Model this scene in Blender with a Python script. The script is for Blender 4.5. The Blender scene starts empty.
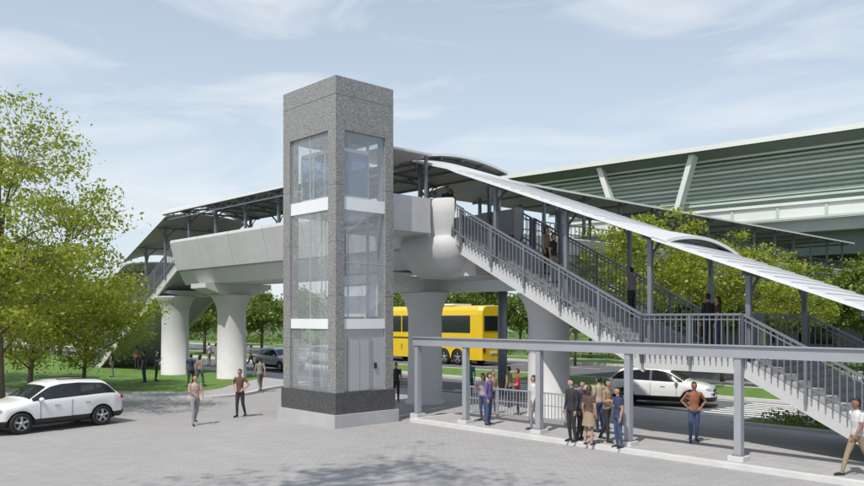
import bpy, math, random
import numpy as np
from mathutils import Vector, Matrix
random.seed(7); rng=np.random.default_rng(7)
sc=bpy.context.scene
sc.view_settings.view_transform='Standard'; sc.view_settings.look='None'; sc.view_settings.exposure=0
COL=sc.collection
F=781.0; HZ=318.0; CH=3.65
# ------------------------------------------------------------ materials
def mat(name,col,rough=0.6,metal=0.0,var=0.0,scale=3.0,bump=0.0,bscale=None,spec=None,coat=0.0):
    m=bpy.data.materials.new(name); m.use_nodes=True
    nt=m.node_tree; b=nt.nodes['Principled BSDF']
    b.inputs['Base Color'].default_value=(*col,1); b.inputs['Roughness'].default_value=rough
    b.inputs['Metallic'].default_value=metal
    if spec is not None: b.inputs['Specular IOR Level'].default_value=spec
    if coat: b.inputs['Coat Weight'].default_value=coat; b.inputs['Coat Roughness'].default_value=0.05
    if var>0 or bump>0:
        tc=nt.nodes.new('ShaderNodeTexCoord')
        n=nt.nodes.new('ShaderNodeTexNoise'); n.inputs['Scale'].default_value=scale; n.inputs['Detail'].default_value=6; n.inputs['Roughness'].default_value=0.65
        nt.links.new(tc.outputs['Object'],n.inputs['Vector'])
        if var>0:
            r=nt.nodes.new('ShaderNodeValToRGB')
            r.color_ramp.elements[0].position=0.3; r.color_ramp.elements[1].position=0.72
            r.color_ramp.elements[0].color=(*[max(0,c*(1-var)) for c in col],1)
            r.color_ramp.elements[1].color=(*[min(1,c*(1+var)) for c in col],1)
            nt.links.new(n.outputs['Fac'],r.inputs['Fac']); nt.links.new(r.outputs['Color'],b.inputs['Base Color'])
        if bump>0:
            n2=nt.nodes.new('ShaderNodeTexNoise'); n2.inputs['Scale'].default_value=bscale or scale*8; n2.inputs['Detail'].default_value=4
            nt.links.new(tc.outputs['Object'],n2.inputs['Vector'])
            bp=nt.nodes.new('ShaderNodeBump'); bp.inputs['Strength'].default_value=bump; bp.inputs['Distance'].default_value=0.02
            nt.links.new(n2.outputs['Fac'],bp.inputs['Height']); nt.links.new(bp.outputs['Normal'],b.inputs['Normal'])
    return m
def glassmat(name,tint,gmin=0.05,gmax=0.5,haze=0.15,hazecol=(0.6,0.66,0.7),rough=0.02):
    m=bpy.data.materials.new(name); m.use_nodes=True; nt=m.node_tree; nt.nodes.clear()
    o=nt.nodes.new('ShaderNodeOutputMaterial')
    t=nt.nodes.new('ShaderNodeBsdfTransparent'); t.inputs[0].default_value=(*tint,1)
    g=nt.nodes.new('ShaderNodeBsdfGlossy'); g.inputs['Roughness'].default_value=rough
    d=nt.nodes.new('ShaderNodeBsdfDiffuse'); d.inputs[0].default_value=(*hazecol,1)
    m1=nt.nodes.new('ShaderNodeMixShader'); m1.inputs[0].default_value=haze
    nt.links.new(t.outputs[0],m1.inputs[1]); nt.links.new(d.outputs[0],m1.inputs[2])
    m2=nt.nodes.new('ShaderNodeMixShader'); 
    lw=nt.nodes.new('ShaderNodeLayerWeight'); lw.inputs[0].default_value=0.3
    mr=nt.nodes.new('ShaderNodeMapRange'); mr.inputs[3].default_value=gmin; mr.inputs[4].default_value=gmax
    nt.links.new(lw.outputs['Facing'],mr.inputs[0])
    nt.links.new(mr.outputs[0],m2.inputs[0]); nt.links.new(m1.outputs[0],m2.inputs[1]); nt.links.new(g.outputs[0],m2.inputs[2])
    nt.links.new(m2.outputs[0],o.inputs[0]); return m
def paver(name,c1,c2,cm,scale,rot=0.0,bw=0.4,rh=0.2):
    m=bpy.data.materials.new(name); m.use_nodes=True; nt=m.node_tree; b=nt.nodes['Principled BSDF']
    tc=nt.nodes.new('ShaderNodeTexCoord'); mp=nt.nodes.new('ShaderNodeMapping'); mp.inputs['Rotation'].default_value=(0,0,rot)
    br=nt.nodes.new('ShaderNodeTexBrick'); br.inputs['Scale'].default_value=scale
    br.inputs['Color1'].default_value=(*c1,1); br.inputs['Color2'].default_value=(*c2,1); br.inputs['Mortar'].default_value=(*cm,1)
    br.inputs['Mortar Size'].default_value=0.010; br.inputs['Brick Width'].default_value=bw; br.inputs['Row Height'].default_value=rh
    br.inputs['Mortar Smooth'].default_value=0.3
    nt.links.new(tc.outputs['Object'],mp.inputs[0]); nt.links.new(mp.outputs[0],br.inputs[0])
    n=nt.nodes.new('ShaderNodeTexNoise'); n.inputs['Scale'].default_value=0.22; n.inputs['Detail'].default_value=10; n.inputs['Roughness'].default_value=0.7
    nt.links.new(tc.outputs['Object'],n.inputs['Vector'])
    mr=nt.nodes.new('ShaderNodeMapRange'); mr.inputs[1].default_value=0.3; mr.inputs[2].default_value=0.7; mr.inputs[3].default_value=0.92; mr.inputs[4].default_value=1.05
    nt.links.new(n.outputs['Fac'],mr.inputs[0])
    mx=nt.nodes.new('ShaderNodeMix'); mx.data_type='RGBA'; mx.blend_type='MULTIPLY'; mx.inputs[0].default_value=1
    nt.links.new(br.outputs['Color'],mx.inputs[6]); nt.links.new(mr.outputs[0],mx.inputs[7])
    nt.links.new(mx.outputs[2],b.inputs['Base Color']); b.inputs['Roughness'].default_value=0.75
    bp=nt.nodes.new('ShaderNodeBump'); bp.inputs['Strength'].default_value=0.25; bp.inputs['Distance'].default_value=0.008; bp.invert=True
    nt.links.new(br.outputs['Fac'],bp.inputs['Height']); nt.links.new(bp.outputs['Normal'],b.inputs['Normal'])
    return m
def granite(name,lo,hi,scale=28):
    m=bpy.data.materials.new(name); m.use_nodes=True; nt=m.node_tree; b=nt.nodes['Principled BSDF']
    tc=nt.nodes.new('ShaderNodeTexCoord'); n=nt.nodes.new('ShaderNodeTexNoise'); n.inputs['Scale'].default_value=scale; n.inputs['Detail'].default_value=3; n.inputs['Roughness'].default_value=0.8
    nt.links.new(tc.outputs['Object'],n.inputs['Vector'])
    r=nt.nodes.new('ShaderNodeValToRGB'); r.color_ramp.elements[0].position=0.38; r.color_ramp.elements[1].position=0.62
    r.color_ramp.elements[0].color=(*lo,1); r.color_ramp.elements[1].color=(*hi,1)
    nt.links.new(n.outputs['Fac'],r.inputs[0]); nt.links.new(r.outputs[0],b.inputs['Base Color']); b.inputs['Roughness'].default_value=0.45
    return m
def leafmat(name,c_lo,c_hi,trans=0.45):
    m=bpy.data.materials.new(name); m.use_nodes=True; nt=m.node_tree; nt.nodes.clear()
    o=nt.nodes.new('ShaderNodeOutputMaterial'); tc=nt.nodes.new('ShaderNodeTexCoord')
    n=nt.nodes.new('ShaderNodeTexNoise'); n.inputs['Scale'].default_value=1.1; n.inputs['Detail'].default_value=8; n.inputs['Roughness'].default_value=0.8
    nt.links.new(tc.outputs['Object'],n.inputs['Vector'])
    r=nt.nodes.new('ShaderNodeValToRGB'); r.color_ramp.elements[0].position=0.35; r.color_ramp.elements[1].position=0.68
    r.color_ramp.elements[0].color=(*c_lo,1); r.color_ramp.elements[1].color=(*c_hi,1)
    nt.links.new(n.outputs['Fac'],r.inputs[0])
    d=nt.nodes.new('ShaderNodeBsdfDiffuse'); t=nt.nodes.new('ShaderNodeBsdfTranslucent'); g=nt.nodes.new('ShaderNodeBsdfGlossy'); g.inputs['Roughness'].default_value=0.45
    nt.links.new(r.outputs[0],d.inputs[0]); nt.links.new(r.outputs[0],t.inputs[0])
    a=nt.nodes.new('ShaderNodeMixShader'); a.inputs[0].default_value=trans
    nt.links.new(d.outputs[0],a.inputs[1]); nt.links.new(t.outputs[0],a.inputs[2])
    c=nt.nodes.new('ShaderNodeMixShader'); c.inputs[0].default_value=0.04
    nt.links.new(a.outputs[0],c.inputs[1]); nt.links.new(g.outputs[0],c.inputs[2]); nt.links.new(c.outputs[0],o.inputs[0])
    return m
M={}
M['conc']=mat('painted_concrete',(0.54,0.54,0.545),0.7,var=0.07,scale=0.9,bump=0.1)
M['conc2']=mat('grey_concrete',(0.42,0.42,0.43),0.75,var=0.10,scale=0.7,bump=0.1)
M['step']=mat('step_concrete',(0.40,0.40,0.41),0.8,var=0.12,scale=1.5)
M['steel']=mat('grey_painted_steel',(0.19,0.205,0.235),0.45,0.2,var=0.08,scale=2)
M['frame']=mat('light_painted_steel',(0.34,0.35,0.38),0.5,0.1,var=0.06,scale=1.5)
M['roof']=mat('roof_sheet_metal',(0.58,0.59,0.60),0.45,0.1,var=0.06,scale=1.2)
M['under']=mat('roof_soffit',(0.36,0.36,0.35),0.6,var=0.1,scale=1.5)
M['gran']=granite('grey_granite',(0.13,0.13,0.13),(0.36,0.36,0.355),24)
M['grand']=granite('dark_granite',(0.03,0.03,0.032),(0.12,0.12,0.125),30)
M['joint']=mat('joint',(0.09,0.09,0.09),0.9)
M['white']=mat('white_paint',(0.75,0.76,0.78),0.5,var=0.04,scale=1)
M['glass']=glassmat('elevator_glass',(0.95,0.975,0.99),0.06,0.45,0.20,(0.82,0.86,0.90))
M['blue']=glassmat('blue_glass',(0.45,0.55,0.78),0.06,0.4,0.3,(0.14,0.20,0.36))
M['metal']=mat('brushed_steel',(0.52,0.53,0.55),0.4,0.4)
M['dark']=mat('dark_void',(0.03,0.03,0.035),0.6)
M['asph']=mat('asphalt',(0.12,0.122,0.128),0.9,var=0.2,scale=0.5,bump=0.3,bscale=60)
M['grass']=mat('grass',(0.10,0.19,0.03),0.9,var=0.3,scale=2.2,bump=0.6,bscale=25)
M['gfar']=mat('meadow',(0.10,0.17,0.04),0.9,var=0.3,scale=0.08)
M['pav']=paver('plaza_pavers',(0.345,0.335,0.335),(0.31,0.302,0.303),(0.245,0.24,0.24),1.0,math.radians(-46.9))
M['pav2']=paver('walk_pavers',(0.40,0.39,0.39),(0.35,0.34,0.345),(0.26,0.26,0.26),1.0,0,0.6,0.3)
M['kerb']=mat('kerb_concrete',(0.58,0.58,0.57),0.8,var=0.10,scale=2)
M['paint']=mat('road_paint',(0.72,0.72,0.70),0.7,var=0.12,scale=4)
M['carw']=mat('white_car_paint',(0.78,0.78,0.78),0.3,0.0,coat=0.8)
M['cars']=mat('silver_car_paint',(0.42,0.44,0.46),0.3,0.5,coat=0.8)
M['cglass']=mat('tinted_car_glass',(0.015,0.018,0.022),0.06,spec=0.7)
M['trim']=mat('black_trim',(0.02,0.02,0.022),0.5)
M['tyre']=mat('tyre_rubber',(0.02,0.02,0.02),0.85)
M['rim']=mat('alloy_rim',(0.5,0.5,0.52),0.3,0.8)
M['light']=mat('headlamp_lens',(0.6,0.62,0.65),0.1,0.4)
M['tail']=mat('tail_lamp',(0.35,0.01,0.01),0.2)
M['busy']=mat('yellow_bus_paint',(0.75,0.50,0.01),0.35,coat=0.6,var=0.03,scale=1)
M['bark']=mat('bark',(0.14,0.11,0.08),0.9,var=0.3,scale=6,bump=0.5)
M['leafA']=leafmat('leaf_bright',(0.18,0.24,0.015),(0.44,0.48,0.05),0.5)
M['leafB']=leafmat('leaf_green',(0.07,0.13,0.015),(0.24,0.33,0.05),0.45)
M['leafC']=leafmat('leaf_far',(0.10,0.15,0.055),(0.22,0.29,0.12),0.35)
M['stw']=mat('station_white',(0.66,0.68,0.66),0.5,var=0.05,scale=0.3)
M['stg']=mat('station_louvre',(0.44,0.52,0.45),0.6,var=0.08,scale=0.3)
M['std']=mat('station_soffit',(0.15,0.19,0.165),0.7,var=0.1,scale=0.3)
M['stc']=mat('station_concrete',(0.34,0.37,0.355),0.8,var=0.1,scale=0.2)
# ------------------------------------------------------------ mesh builder
class MB:
    def __init__(s): s.v=[]; s.f=[]; s.m=[]; s.sm=[]; s.mats=[]
    def mi(s,k):
        mm=M[k] if isinstance(k,str) else k
        if mm not in s.mats: s.mats.append(mm)
        return s.mats.index(mm)
    def add(s,vs,fs,k,smooth=False):
        o=len(s.v); i=s.mi(k); s.v+= [tuple(v) for v in vs]
        for f in fs: s.f.append(tuple(a+o for a in f)); s.m.append(i); s.sm.append(smooth)
    def box(s,x0,x1,y0,y1,z0,z1,k):
        s.add([(x0,y0,z0),(x1,y0,z0),(x1,y1,z0),(x0,y1,z0),(x0,y0,z1),(x1,y0,z1),(x1,y1,z1),(x0,y1,z1)],
              [(0,3,2,1),(4,5,6,7),(0,1,5,4),(1,2,6,5),(2,3,7,6),(3,0,4,7)],k)
    def pane(s,p,q,z0,z1,k):
        s.add([(p[0],p[1],z0),(q[0],q[1],z0),(q[0],q[1],z1),(p[0],p[1],z1)],[(0,1,2,3)],k)
    def beam(s,p,q,w,h,k,up=(0,0,1)):
        p=Vector(p);q=Vector(q);d=(q-p).normalized();u=Vector(up)
        if abs(d.dot(u))>0.99: u=Vector((1,0,0))
        a=d.cross(u).normalized()*w/2; b=a.cross(d).normalized()*h/2
        s.add([p-a-b,p+a-b,p+a+b,p-a+b,q-a-b,q+a-b,q+a+b,q-a+b],[(0,1,2,3),(7,6,5,4),(0,4,5,1),(1,5,6,2),(2,6,7,3),(3,7,4,0)],k)
    def tube(s,pts,rs,k,n=8,cap=True):
        pts=[Vector(p) for p in pts]; rings=[]
        for i,p in enumerate(pts):
            d=(pts[min(i+1,len(pts)-1)]-pts[max(i-1,0)])
            d=d.normalized() if d.length>1e-9 else Vector((0,0,1))
            u=Vector((0,1,0)) if abs(d.y)<0.9 else Vector((1,0,0))
            a=d.cross(u).normalized(); b=d.cross(a).normalized()
            r=rs[i]; ra,rb=(r if isinstance(r,tuple) else (r,r))
            rings.append([p+a*ra*math.cos(2*math.pi*j/n)+b*rb*math.sin(2*math.pi*j/n) for j in range(n)])
        vs=[v for r in rings for v in r]; fs=[]
        for i in range(len(pts)-1):
            for j in range(n):
                fs.append((i*n+j,i*n+(j+1)%n,(i+1)*n+(j+1)%n,(i+1)*n+j))
        if cap: fs.append(tuple(range(n))[::-1]); fs.append(tuple((len(pts)-1)*n+j for j in range(n)))
        s.add(vs,fs,k,True)
    def ell(s,c,r,k,n=12,m=8,filt=None,rot=None):
        vs=[];fs=[]
        for i in range(m+1):
            th=math.pi*i/m
            for j in range(n):
                ph=2*math.pi*j/n
                v=Vector((r[0]*math.sin(th)*math.cos(ph),r[1]*math.sin(th)*math.sin(ph),r[2]*math.cos(th)))
                if rot: v=rot@v
                vs.append(v+Vector(c))
        for i in range(m):
            for j in range(n):
                f=(i*n+j,(i+1)*n+j,(i+1)*n+(j+1)%n,i*n+(j+1)%n)
                if filt:
                    cc=sum((vs[a] for a in f),Vector())/4-Vector(c)
                    if not filt(cc): continue
                fs.append(f)
        s.add(vs,fs,k,True)
    def extr(s,prof,x0,x1,k,axis='x',zf=None):
        n=len(prof)
        def P(x,y,z): return (x,y,z) if axis=='x' else (y,x,z)
        vs=[P(x0,y,z) for y,z in prof]+[P(x1,y,z) for y,z in prof]
        fs=[(i,(i+1)%n,n+(i+1)%n,n+i) for i in range(n)]+[tuple(range(n))[::-1],tuple(range(n,2*n))]
        s.add(vs,fs,k)
    def obj(s,name,parent=None,loc=None,rot=None):
        me=bpy.data.meshes.new(name); me.from_pydata(s.v,[],s.f)
        for m in s.mats: me.materials.append(m)
        me.polygons.foreach_set('material_index',s.m); me.polygons.foreach_set('use_smooth',s.sm)
        me.update(); o=bpy.data.objects.new(name,me); COL.objects.link(o)
        if parent: o.parent=parent
        if loc: o.location=loc
        if rot is not None: o.rotation_euler=(0,0,rot)
        return o
def fixn(o):
    import bmesh
    bm=bmesh.new(); bm.from_mesh(o.data); bmesh.ops.recalc_face_normals(bm,faces=bm.faces); bm.to_mesh(o.data); bm.free()
def empty(name,loc=(0,0,0),rot=0):
    e=bpy.data.objects.new(name,None); COL.objects.link(e); e.location=loc; e.rotation_euler=(0,0,rot); return e
OR=Vector((-0.3,33.5,0)); ANG=math.atan2(-0.730,0.684)
DX=Vector((0.684,-0.730,0)); RY=Vector((0.730,0.684,0))
def L2W(s,y,z=0): return OR+DX*s+RY*y+Vector((0,0,z))
def W2L(p): d=Vector((p[0],p[1],0))-Vector((OR.x,OR.y,0)); return d.dot(DX),d.dot(RY)
def PX(u,v): 
    d=CH*F/(v-HZ); return ((u-432)/F*d,d)
def PD(u,d): return ((u-432)/F*d,d)
# ------------------------------------------------------------ camera, world, sun
cam=bpy.data.cameras.new('camera'); co=bpy.data.objects.new('camera',cam); COL.objects.link(co); sc.camera=co
co.location=(0,0,CH); co.rotation_euler=(math.radians(90),0,0)
cam.sensor_width=36; cam.lens=F/864*36; cam.shift_y=(HZ-243)/864; cam.clip_end=6000
sd=Vector((-0.48,-0.88,0)).normalized(); el=math.radians(57)
sv=Vector((sd.x*math.cos(el),sd.y*math.cos(el),math.sin(el)))
sl=bpy.data.lights.new('sun','SUN'); sl.energy=4.0; sl.angle=math.radians(0.9); sl.color=(1,0.95,0.87)
so=bpy.data.objects.new('sun',sl); COL.objects.link(so); so.rotation_euler=sv.to_track_quat('Z','Y').to_euler(); so.location=(0,-20,60)
w=bpy.data.worlds.new('World'); sc.world=w; w.use_nodes=True; nt=w.node_tree; bg=nt.nodes['Background']
sky=nt.nodes.new('ShaderNodeTexSky'); sky.sky_type='NISHITA'; sky.sun_disc=False; sky.sun_elevation=el; sky.sun_rotation=math.atan2(sd.x,sd.y)
sky.dust_density=1.0; sky.air_density=1.0
tc=nt.nodes.new('ShaderNodeTexCoord')
sp=nt.nodes.new('ShaderNodeSeparateXYZ'); nt.links.new(tc.outputs['Generated'],sp.inputs[0])
hz=nt.nodes.new('ShaderNodeMapRange'); hz.inputs[1].default_value=0.0; hz.inputs[2].default_value=0.42; hz.inputs[3].default_value=0.88; hz.inputs[4].default_value=0.45
nt.links.new(sp.outputs['Z'],hz.inputs[0])
mx=nt.nodes.new('ShaderNodeMix'); mx.data_type='RGBA'; nt.links.new(hz.outputs[0],mx.inputs[0]); nt.links.new(sky.outputs[0],mx.inputs[6]); mx.inputs[7].default_value=(5.5,6.2,6.8,1)
mp=nt.nodes.new('ShaderNodeMapping'); mp.inputs['Scale'].default_value=(1.3,1.3,5.5); mp.inputs['Rotation'].default_value=(0.1,-0.12,0.9); mp.inputs['Location'].default_value=(1.75,0.7,0.5)
nt.links.new(tc.outputs['Generated'],mp.inputs[0])
n1=nt.nodes.new('ShaderNodeTexNoise'); n1.inputs['Scale'].default_value=2.3; n1.inputs['Detail'].default_value=10; n1.inputs['Roughness'].default_value=0.56; n1.inputs['Distortion'].default_value=0.7
nt.links.new(mp.outputs[0],n1.inputs['Vector'])
cr=nt.nodes.new('ShaderNodeMapRange'); cr.inputs[1].default_value=0.48; cr.inputs[2].default_value=0.76; cr.inputs[3].default_value=0; cr.inputs[4].default_value=0.75
nt.links.new(n1.outputs['Fac'],cr.inputs[0])
mx2=nt.nodes.new('ShaderNodeMix'); mx2.data_type='RGBA'; nt.links.new(cr.outputs[0],mx2.inputs[0]); nt.links.new(mx.outputs[2],mx2.inputs[6]); mx2.inputs[7].default_value=(7.0,7.15,7.3,1)
nt.links.new(mx2.outputs[2],bg.inputs[0]); bg.inputs[1].default_value=0.135
# ------------------------------------------------------------ ground
g=MB(); g.box(-2500,2500,-300,4000,-0.5,-0.03,'gfar'); g.obj('ground')
LR=dict(loc=tuple(OR),rot=ANG)
g=MB(); g.add([(-90,-90,-0.008),(90,-90,-0.008),(90,4.25,-0.008),(-90,4.25,-0.008)],[(0,1,2,3)],'pav'); g.obj('plaza_pavement',**LR)
def road(name,y0,y1,marks):
    g=MB(); g.add([(-400,y0,-0.016),(300,y0,-0.016),(300,y1,-0.016),(-400,y1,-0.016)],[(0,1,2,3)],'asph')
    for (yc,wd,dash) in marks:
        if dash:
            x=-200
            while x<120: g.add([(x,yc-wd/2,-0.011),(x+3,yc-wd/2,-0.011),(x+3,yc+wd/2,-0.011),(x,yc+wd/2,-0.011)],[(0,1,2,3)],'paint'); x+=7
        else: g.add([(-400,yc-wd/2,-0.011),(300,yc-wd/2,-0.011),(300,yc+wd/2,-0.011),(-400,yc+wd/2,-0.011)],[(0,1,2,3)],'paint')
    g.obj(name,**LR)
road('road',4.4,11.0,[(7.7,0.16,True),(4.9,0.14,False),(10.5,0.14,False)])
road('road',16.5,28.5,[(20.5,0.16,True),(24.5,0.16,True),(17,0.14,False),(28,0.14,False)])
g=MB()
for i in range(9): g.add([(-3.6,5.2+i*0.62,-0.006),(-0.6,5.2+i*0.62,-0.006),(-0.6,5.5+i*0.62,-0.006),(-3.6,5.5+i*0.62,-0.006)],[(0,1,2,3)],'paint')
for i in range(9): g.add([(9.6,5.2+i*0.62,-0.006),(12.2,5.2+i*0.62,-0.006),(12.2,5.5+i*0.62,-0.006),(9.6,5.5+i*0.62,-0.006)],[(0,1,2,3)],'paint')
g.obj('crosswalk',**LR)
g=MB()
for a,b in[(11.0,16.5),(28.5,33)]:
    g.box(-300,250,a+0.2,b-0.2,-0.02,0.11,'grass'); g.box(-300,250,a,a+0.2,-0.02,0.13,'kerb'); g.box(-300,250,b-0.2,b,-0.02,0.13,'kerb')
g.obj('road_median',**LR)
g=MB(); g.box(4.2,90,-4.25,4.2,-0.02,0.10,'pav2'); g.box(4.05,90,-4.45,-4.25,-0.02,0.115,'kerb'); g.box(4.05,90,4.2,4.42,-0.02,0.115,'kerb'); g.box(4.05,4.2,-4.25,4.2,-0.02,0.115,'kerb')
g.obj('sidewalk',**LR)
g=MB(); g.box(12.5,60,2.75,4.05,0.09,0.16,'grass'); g.box(12.35,60,2.62,2.75,0.09,0.19,'kerb'); g.box(12.35,60,4.05,4.15,0.09,0.19,'kerb'); g.box(12.35,12.5,2.75,4.05,.09,.19,'kerb'); g.obj('planting_bed',**LR)
def smoothpoly(pts,it=3):
    for _ in range(it):
        q=[]
        for i in range(len(pts)-1):
            a,b=pts[i],pts[i+1]; q+= [(a[0]*.75+b[0]*.25,a[1]*.75+b[1]*.25),(a[0]*.25+b[0]*.75,a[1]*.25+b[1]*.75)]
        pts=[pts[0]]+q+[pts[-1]]
    return pts
def slab(name,pts,z0,z1,k,kk):
    n=len(pts); g=MB(); g.add([(x,y,z1) for x,y in pts],[tuple(range(n))],k)
    g.add([(x,y,z0) for x,y in pts]+[(x,y,z1) for x,y in pts],[(i,(i+1)%n,n+(i+1)%n,n+i) for i in range(n)],kk)
    o=g.obj(name); fixn(o); return o
def W(s,y): p=L2W(s,y); return (p.x,p.y)
cur=[(-90,46),(-30,39.5),(-17,36.0),(-11.0,34.4),(-8.6,36.5),(-8.4,40),W(-12.5,4.2)]
cur1=[(-90,46.3),(-30,39.75),(-17,36.25),(-11.1,34.7),(-8.85,36.6),(-8.65,40),W(-12.7,4.0)]
cur2=[(-90,48),(-30,41.2),(-17,38.0),(-12.4,36.7),(-10.6,38.2),(-10.6,41.5),W(-16.5,2.4)]
slab('kerb',smoothpoly(cur)+[W(-120,4.2)],-0.02,0.115,'kerb','kerb')
slab('sidewalk',smoothpoly(cur1)+[W(-120,4.0)],0.10,0.122,'pav2','kerb')
slab('lawn',smoothpoly(cur2)+[W(-120,2.4)],0.10,0.14,'grass','kerb')
# ------------------------------------------------------------ overpass
ov=empty('pedestrian_overpass',tuple(OR),ANG)
ZD=7.1; S1=3.3; SL=0.517; SA=-19.4
g=MB()
gp=[(-1.95,6.62),(-1.95,6.35),(-1.55,5.62),(1.55,5.62),(1.95,6.35),(1.95,6.62)]
g.extr(gp,SA,S1-0.5,'conc')
g.box(SA,S1,-2.0,2.0,6.624,ZD,'conc2')
pl=[(-2.003,6.60),(-2.12,6.45),(-2.55,8.05),(-2.50,8.2),(-2.30,8.2),(-2.003,7.0)]
pr=[(-y,z) for y,z in pl][::-1]
n=6; SP=1.2; Lp=(SP-SA)/n
for i in range(n):
    a=SA+i*Lp+0.02; b=SA+(i+1)*Lp-0.02
    g.extr(pl,a,b,'conc'); g.extr(pr,a,b,'conc')
def drum(sg):
    prof=[(0,8.2),(.30,8.2),(.42,8.08),(.40,7.6),(.33,7.1),(.24,6.80),(.25,6.76),(.36,6.68),(.38,6.35),(.28,5.98),(.0,5.62),(-.4,5.36),(-1.0,5.24)]
    R=.75; path=[]
    for s in(SP+.02,1.8,S1-R+.35): path.append((s,-2.05,(0,-1)))
    cx,cy=S1-R+.35,-2.05+R
    for i in range(1,13):
        a=math.radians(7.5*i); path.append((cx+R*math.sin(a),cy-R*math.cos(a),(math.sin(a),-math.cos(a))))
    vs=[];K=len(prof)
    for (s,y,(nx,ny)) in path:
        for o_,z in prof: vs.append((s+nx*o_,sg*(y+ny*o_),z))
    fs=[]
    for i in range(len(path)-1):
        for j in range(K-1):
            if path[i+1][1]>-1.75 and prof[j+1][1]>6.79: continue
            fs.append((i*K+j,i*K+j+1,(i+1)*K+j+1,(i+1)*K+j))
    g.add(vs,fs,'conc',True)
    vi=[]; 
    for (s,y,nn) in path[:9]:
        if y>-1.7: break
        vi+= [(s,sg*y,8.2),(s,sg*y,7.1)]
    g.add(vi,[(2*i,2*i+1,2*i+3,2*i+2) for i in range(len(vi)//2-1)],'conc')
    idx=max(i for i,p in enumerate(path) if p[1]<=-1.75)
    capv=[vs[idx*K+j] for j in range(7)]+[(path[idx][0],sg*path[idx][1],7.0)]
    g.add(capv,[tuple(range(len(capv)))],'conc')
drum(1); drum(-1)
g.box(SP,S1+.1,-1.4,1.4,5.235,6.6,'conc')
g.box(S1+.1,S1+.98,-1.35,1.35,5.26,6.3,'conc')
o=g.obj('deck_girder',ov)
def stairs(g,s0,s1,z0,z1,n,y0,y1,k):
    ds=(s1-s0)/n
    for i in range(n):
        a=s0+i*ds;b=a+ds; zt=z0+(i+1)*(z1-z0)/n
        za=z0-0.40+(z1-z0)*i/n; zb=z0-0.40+(z1-z0)*(i+1)/n
        vs=[(a,y0,za),(b,y0,zb),(b,y0,zt),(a,y0,zt),(a,y1,za),(b,y1,zb),(b,y1,zt),(a,y1,zt)]
        g.add(vs,[(0,1,2,3),(4,7,6,5),(3,2,6,7),(0,4,5,1),(3,7,4,0),(1,5,6,2)],k)
g=MB(); YW=1.95
ZL=2.65; SB=11.9; SC=15.0; SE=SC+ZL/SL
stairs(g,S1+0.004,SB,ZD,ZL,26,-YW,YW,'step')
g.box(SB+.002,SC-.002,-YW,YW,ZL-0.32,ZL,'step')
stairs(g,SC,SE,ZL,0.1,15,-YW,YW,'step')
SZ=SA-ZD/SL
stairs(g,SA-0.004,SZ,ZD,0.1,42,-YW,YW,'step')
for yy in(-1,1):
    y=yy*(YW+0.06)
    for (a,za,b,zb) in[(S1+.9,ZD-.9*SL,SB,ZL),(SC,ZL,SE-0.5,0.26),(SA-0.05,ZD,SZ+0.5,0.26)]:
        off=-0.30
        vs=[(a,y-.055,za+off-.32),(b,y-.055,zb+off-.32),(b,y-.055,zb+off+.16),(a,y-.055,za+off+.16),(a,y+.055,za+off-.32),(b,y+.055,zb+off-.32),(b,y+.055,zb+off+.16),(a,y+.055,za+off+.16)]
        g.add(vs,[(0,1,2,3),(4,7,6,5),(3,2,6,7),(0,4,5,1),(3,7,4,0),(1,5,6,2)],'conc')
    g.box(SB+.003,SC-.003,y-.055,y+.055,ZL-0.52,ZL-0.1,'conc')
o=g.obj('stairs',ov); fixn(o)
def floorz(s):
    if s<SA: return max(0.1,ZD-SL*(SA-s))
    if s<=S1: return ZD
    if s<=SB: return ZD-SL*(s-S1)
    if s<=SC: return ZL
    return max(0.1,ZL-SL*(s-SC))
g=MB()
def rail(g,pts,y,k='steel',hgt=1.08,sp=0.165):
    for (a,za),(b,zb) in zip(pts[:-1],pts[1:]):
        g.beam((a,y,za+hgt),(b,y,zb+hgt),0.07,0.06,k); g.beam((a,y,za+0.10),(b,y,zb+0.10),0.04,0.05,k); g.beam((a,y,za+hgt-.14),(b,y,zb+hgt-.14),0.035,0.035,k)
        n=max(1,int(abs(b-a)/sp))
        for i in range(n):
            t=(i+.5)/n; x=a+(b-a)*t; z=za+(zb-za)*t
            g.beam((x,y,z-.22),(x,y,z+hgt-.02),0.03,0.03,k)
        nn=max(1,round(abs(b-a)/1.55))
        for i in range(nn+1):
            t=i/nn; x=a+(b-a)*t; z=za+(zb-za)*t
            g.beam((x+.001,y,z-.38),(x+.001,y,z+hgt+.02),0.075,0.075,k)
for y in(-2.14,2.14):
    rail(g,[(S1+.95,ZD+.02-.95*SL),(SB,ZL+.02),(SC,ZL+.02),(SE-.2,.15)],y)
    rail(g,[(S1+.38,ZD+.02-.2),(S1+.93,ZD+.02-.93*SL)],y*.93)
    rail(g,[(SA-.05,ZD),(SZ+.2,.15)],y)
g.obj('stair_railing',ov)
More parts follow.
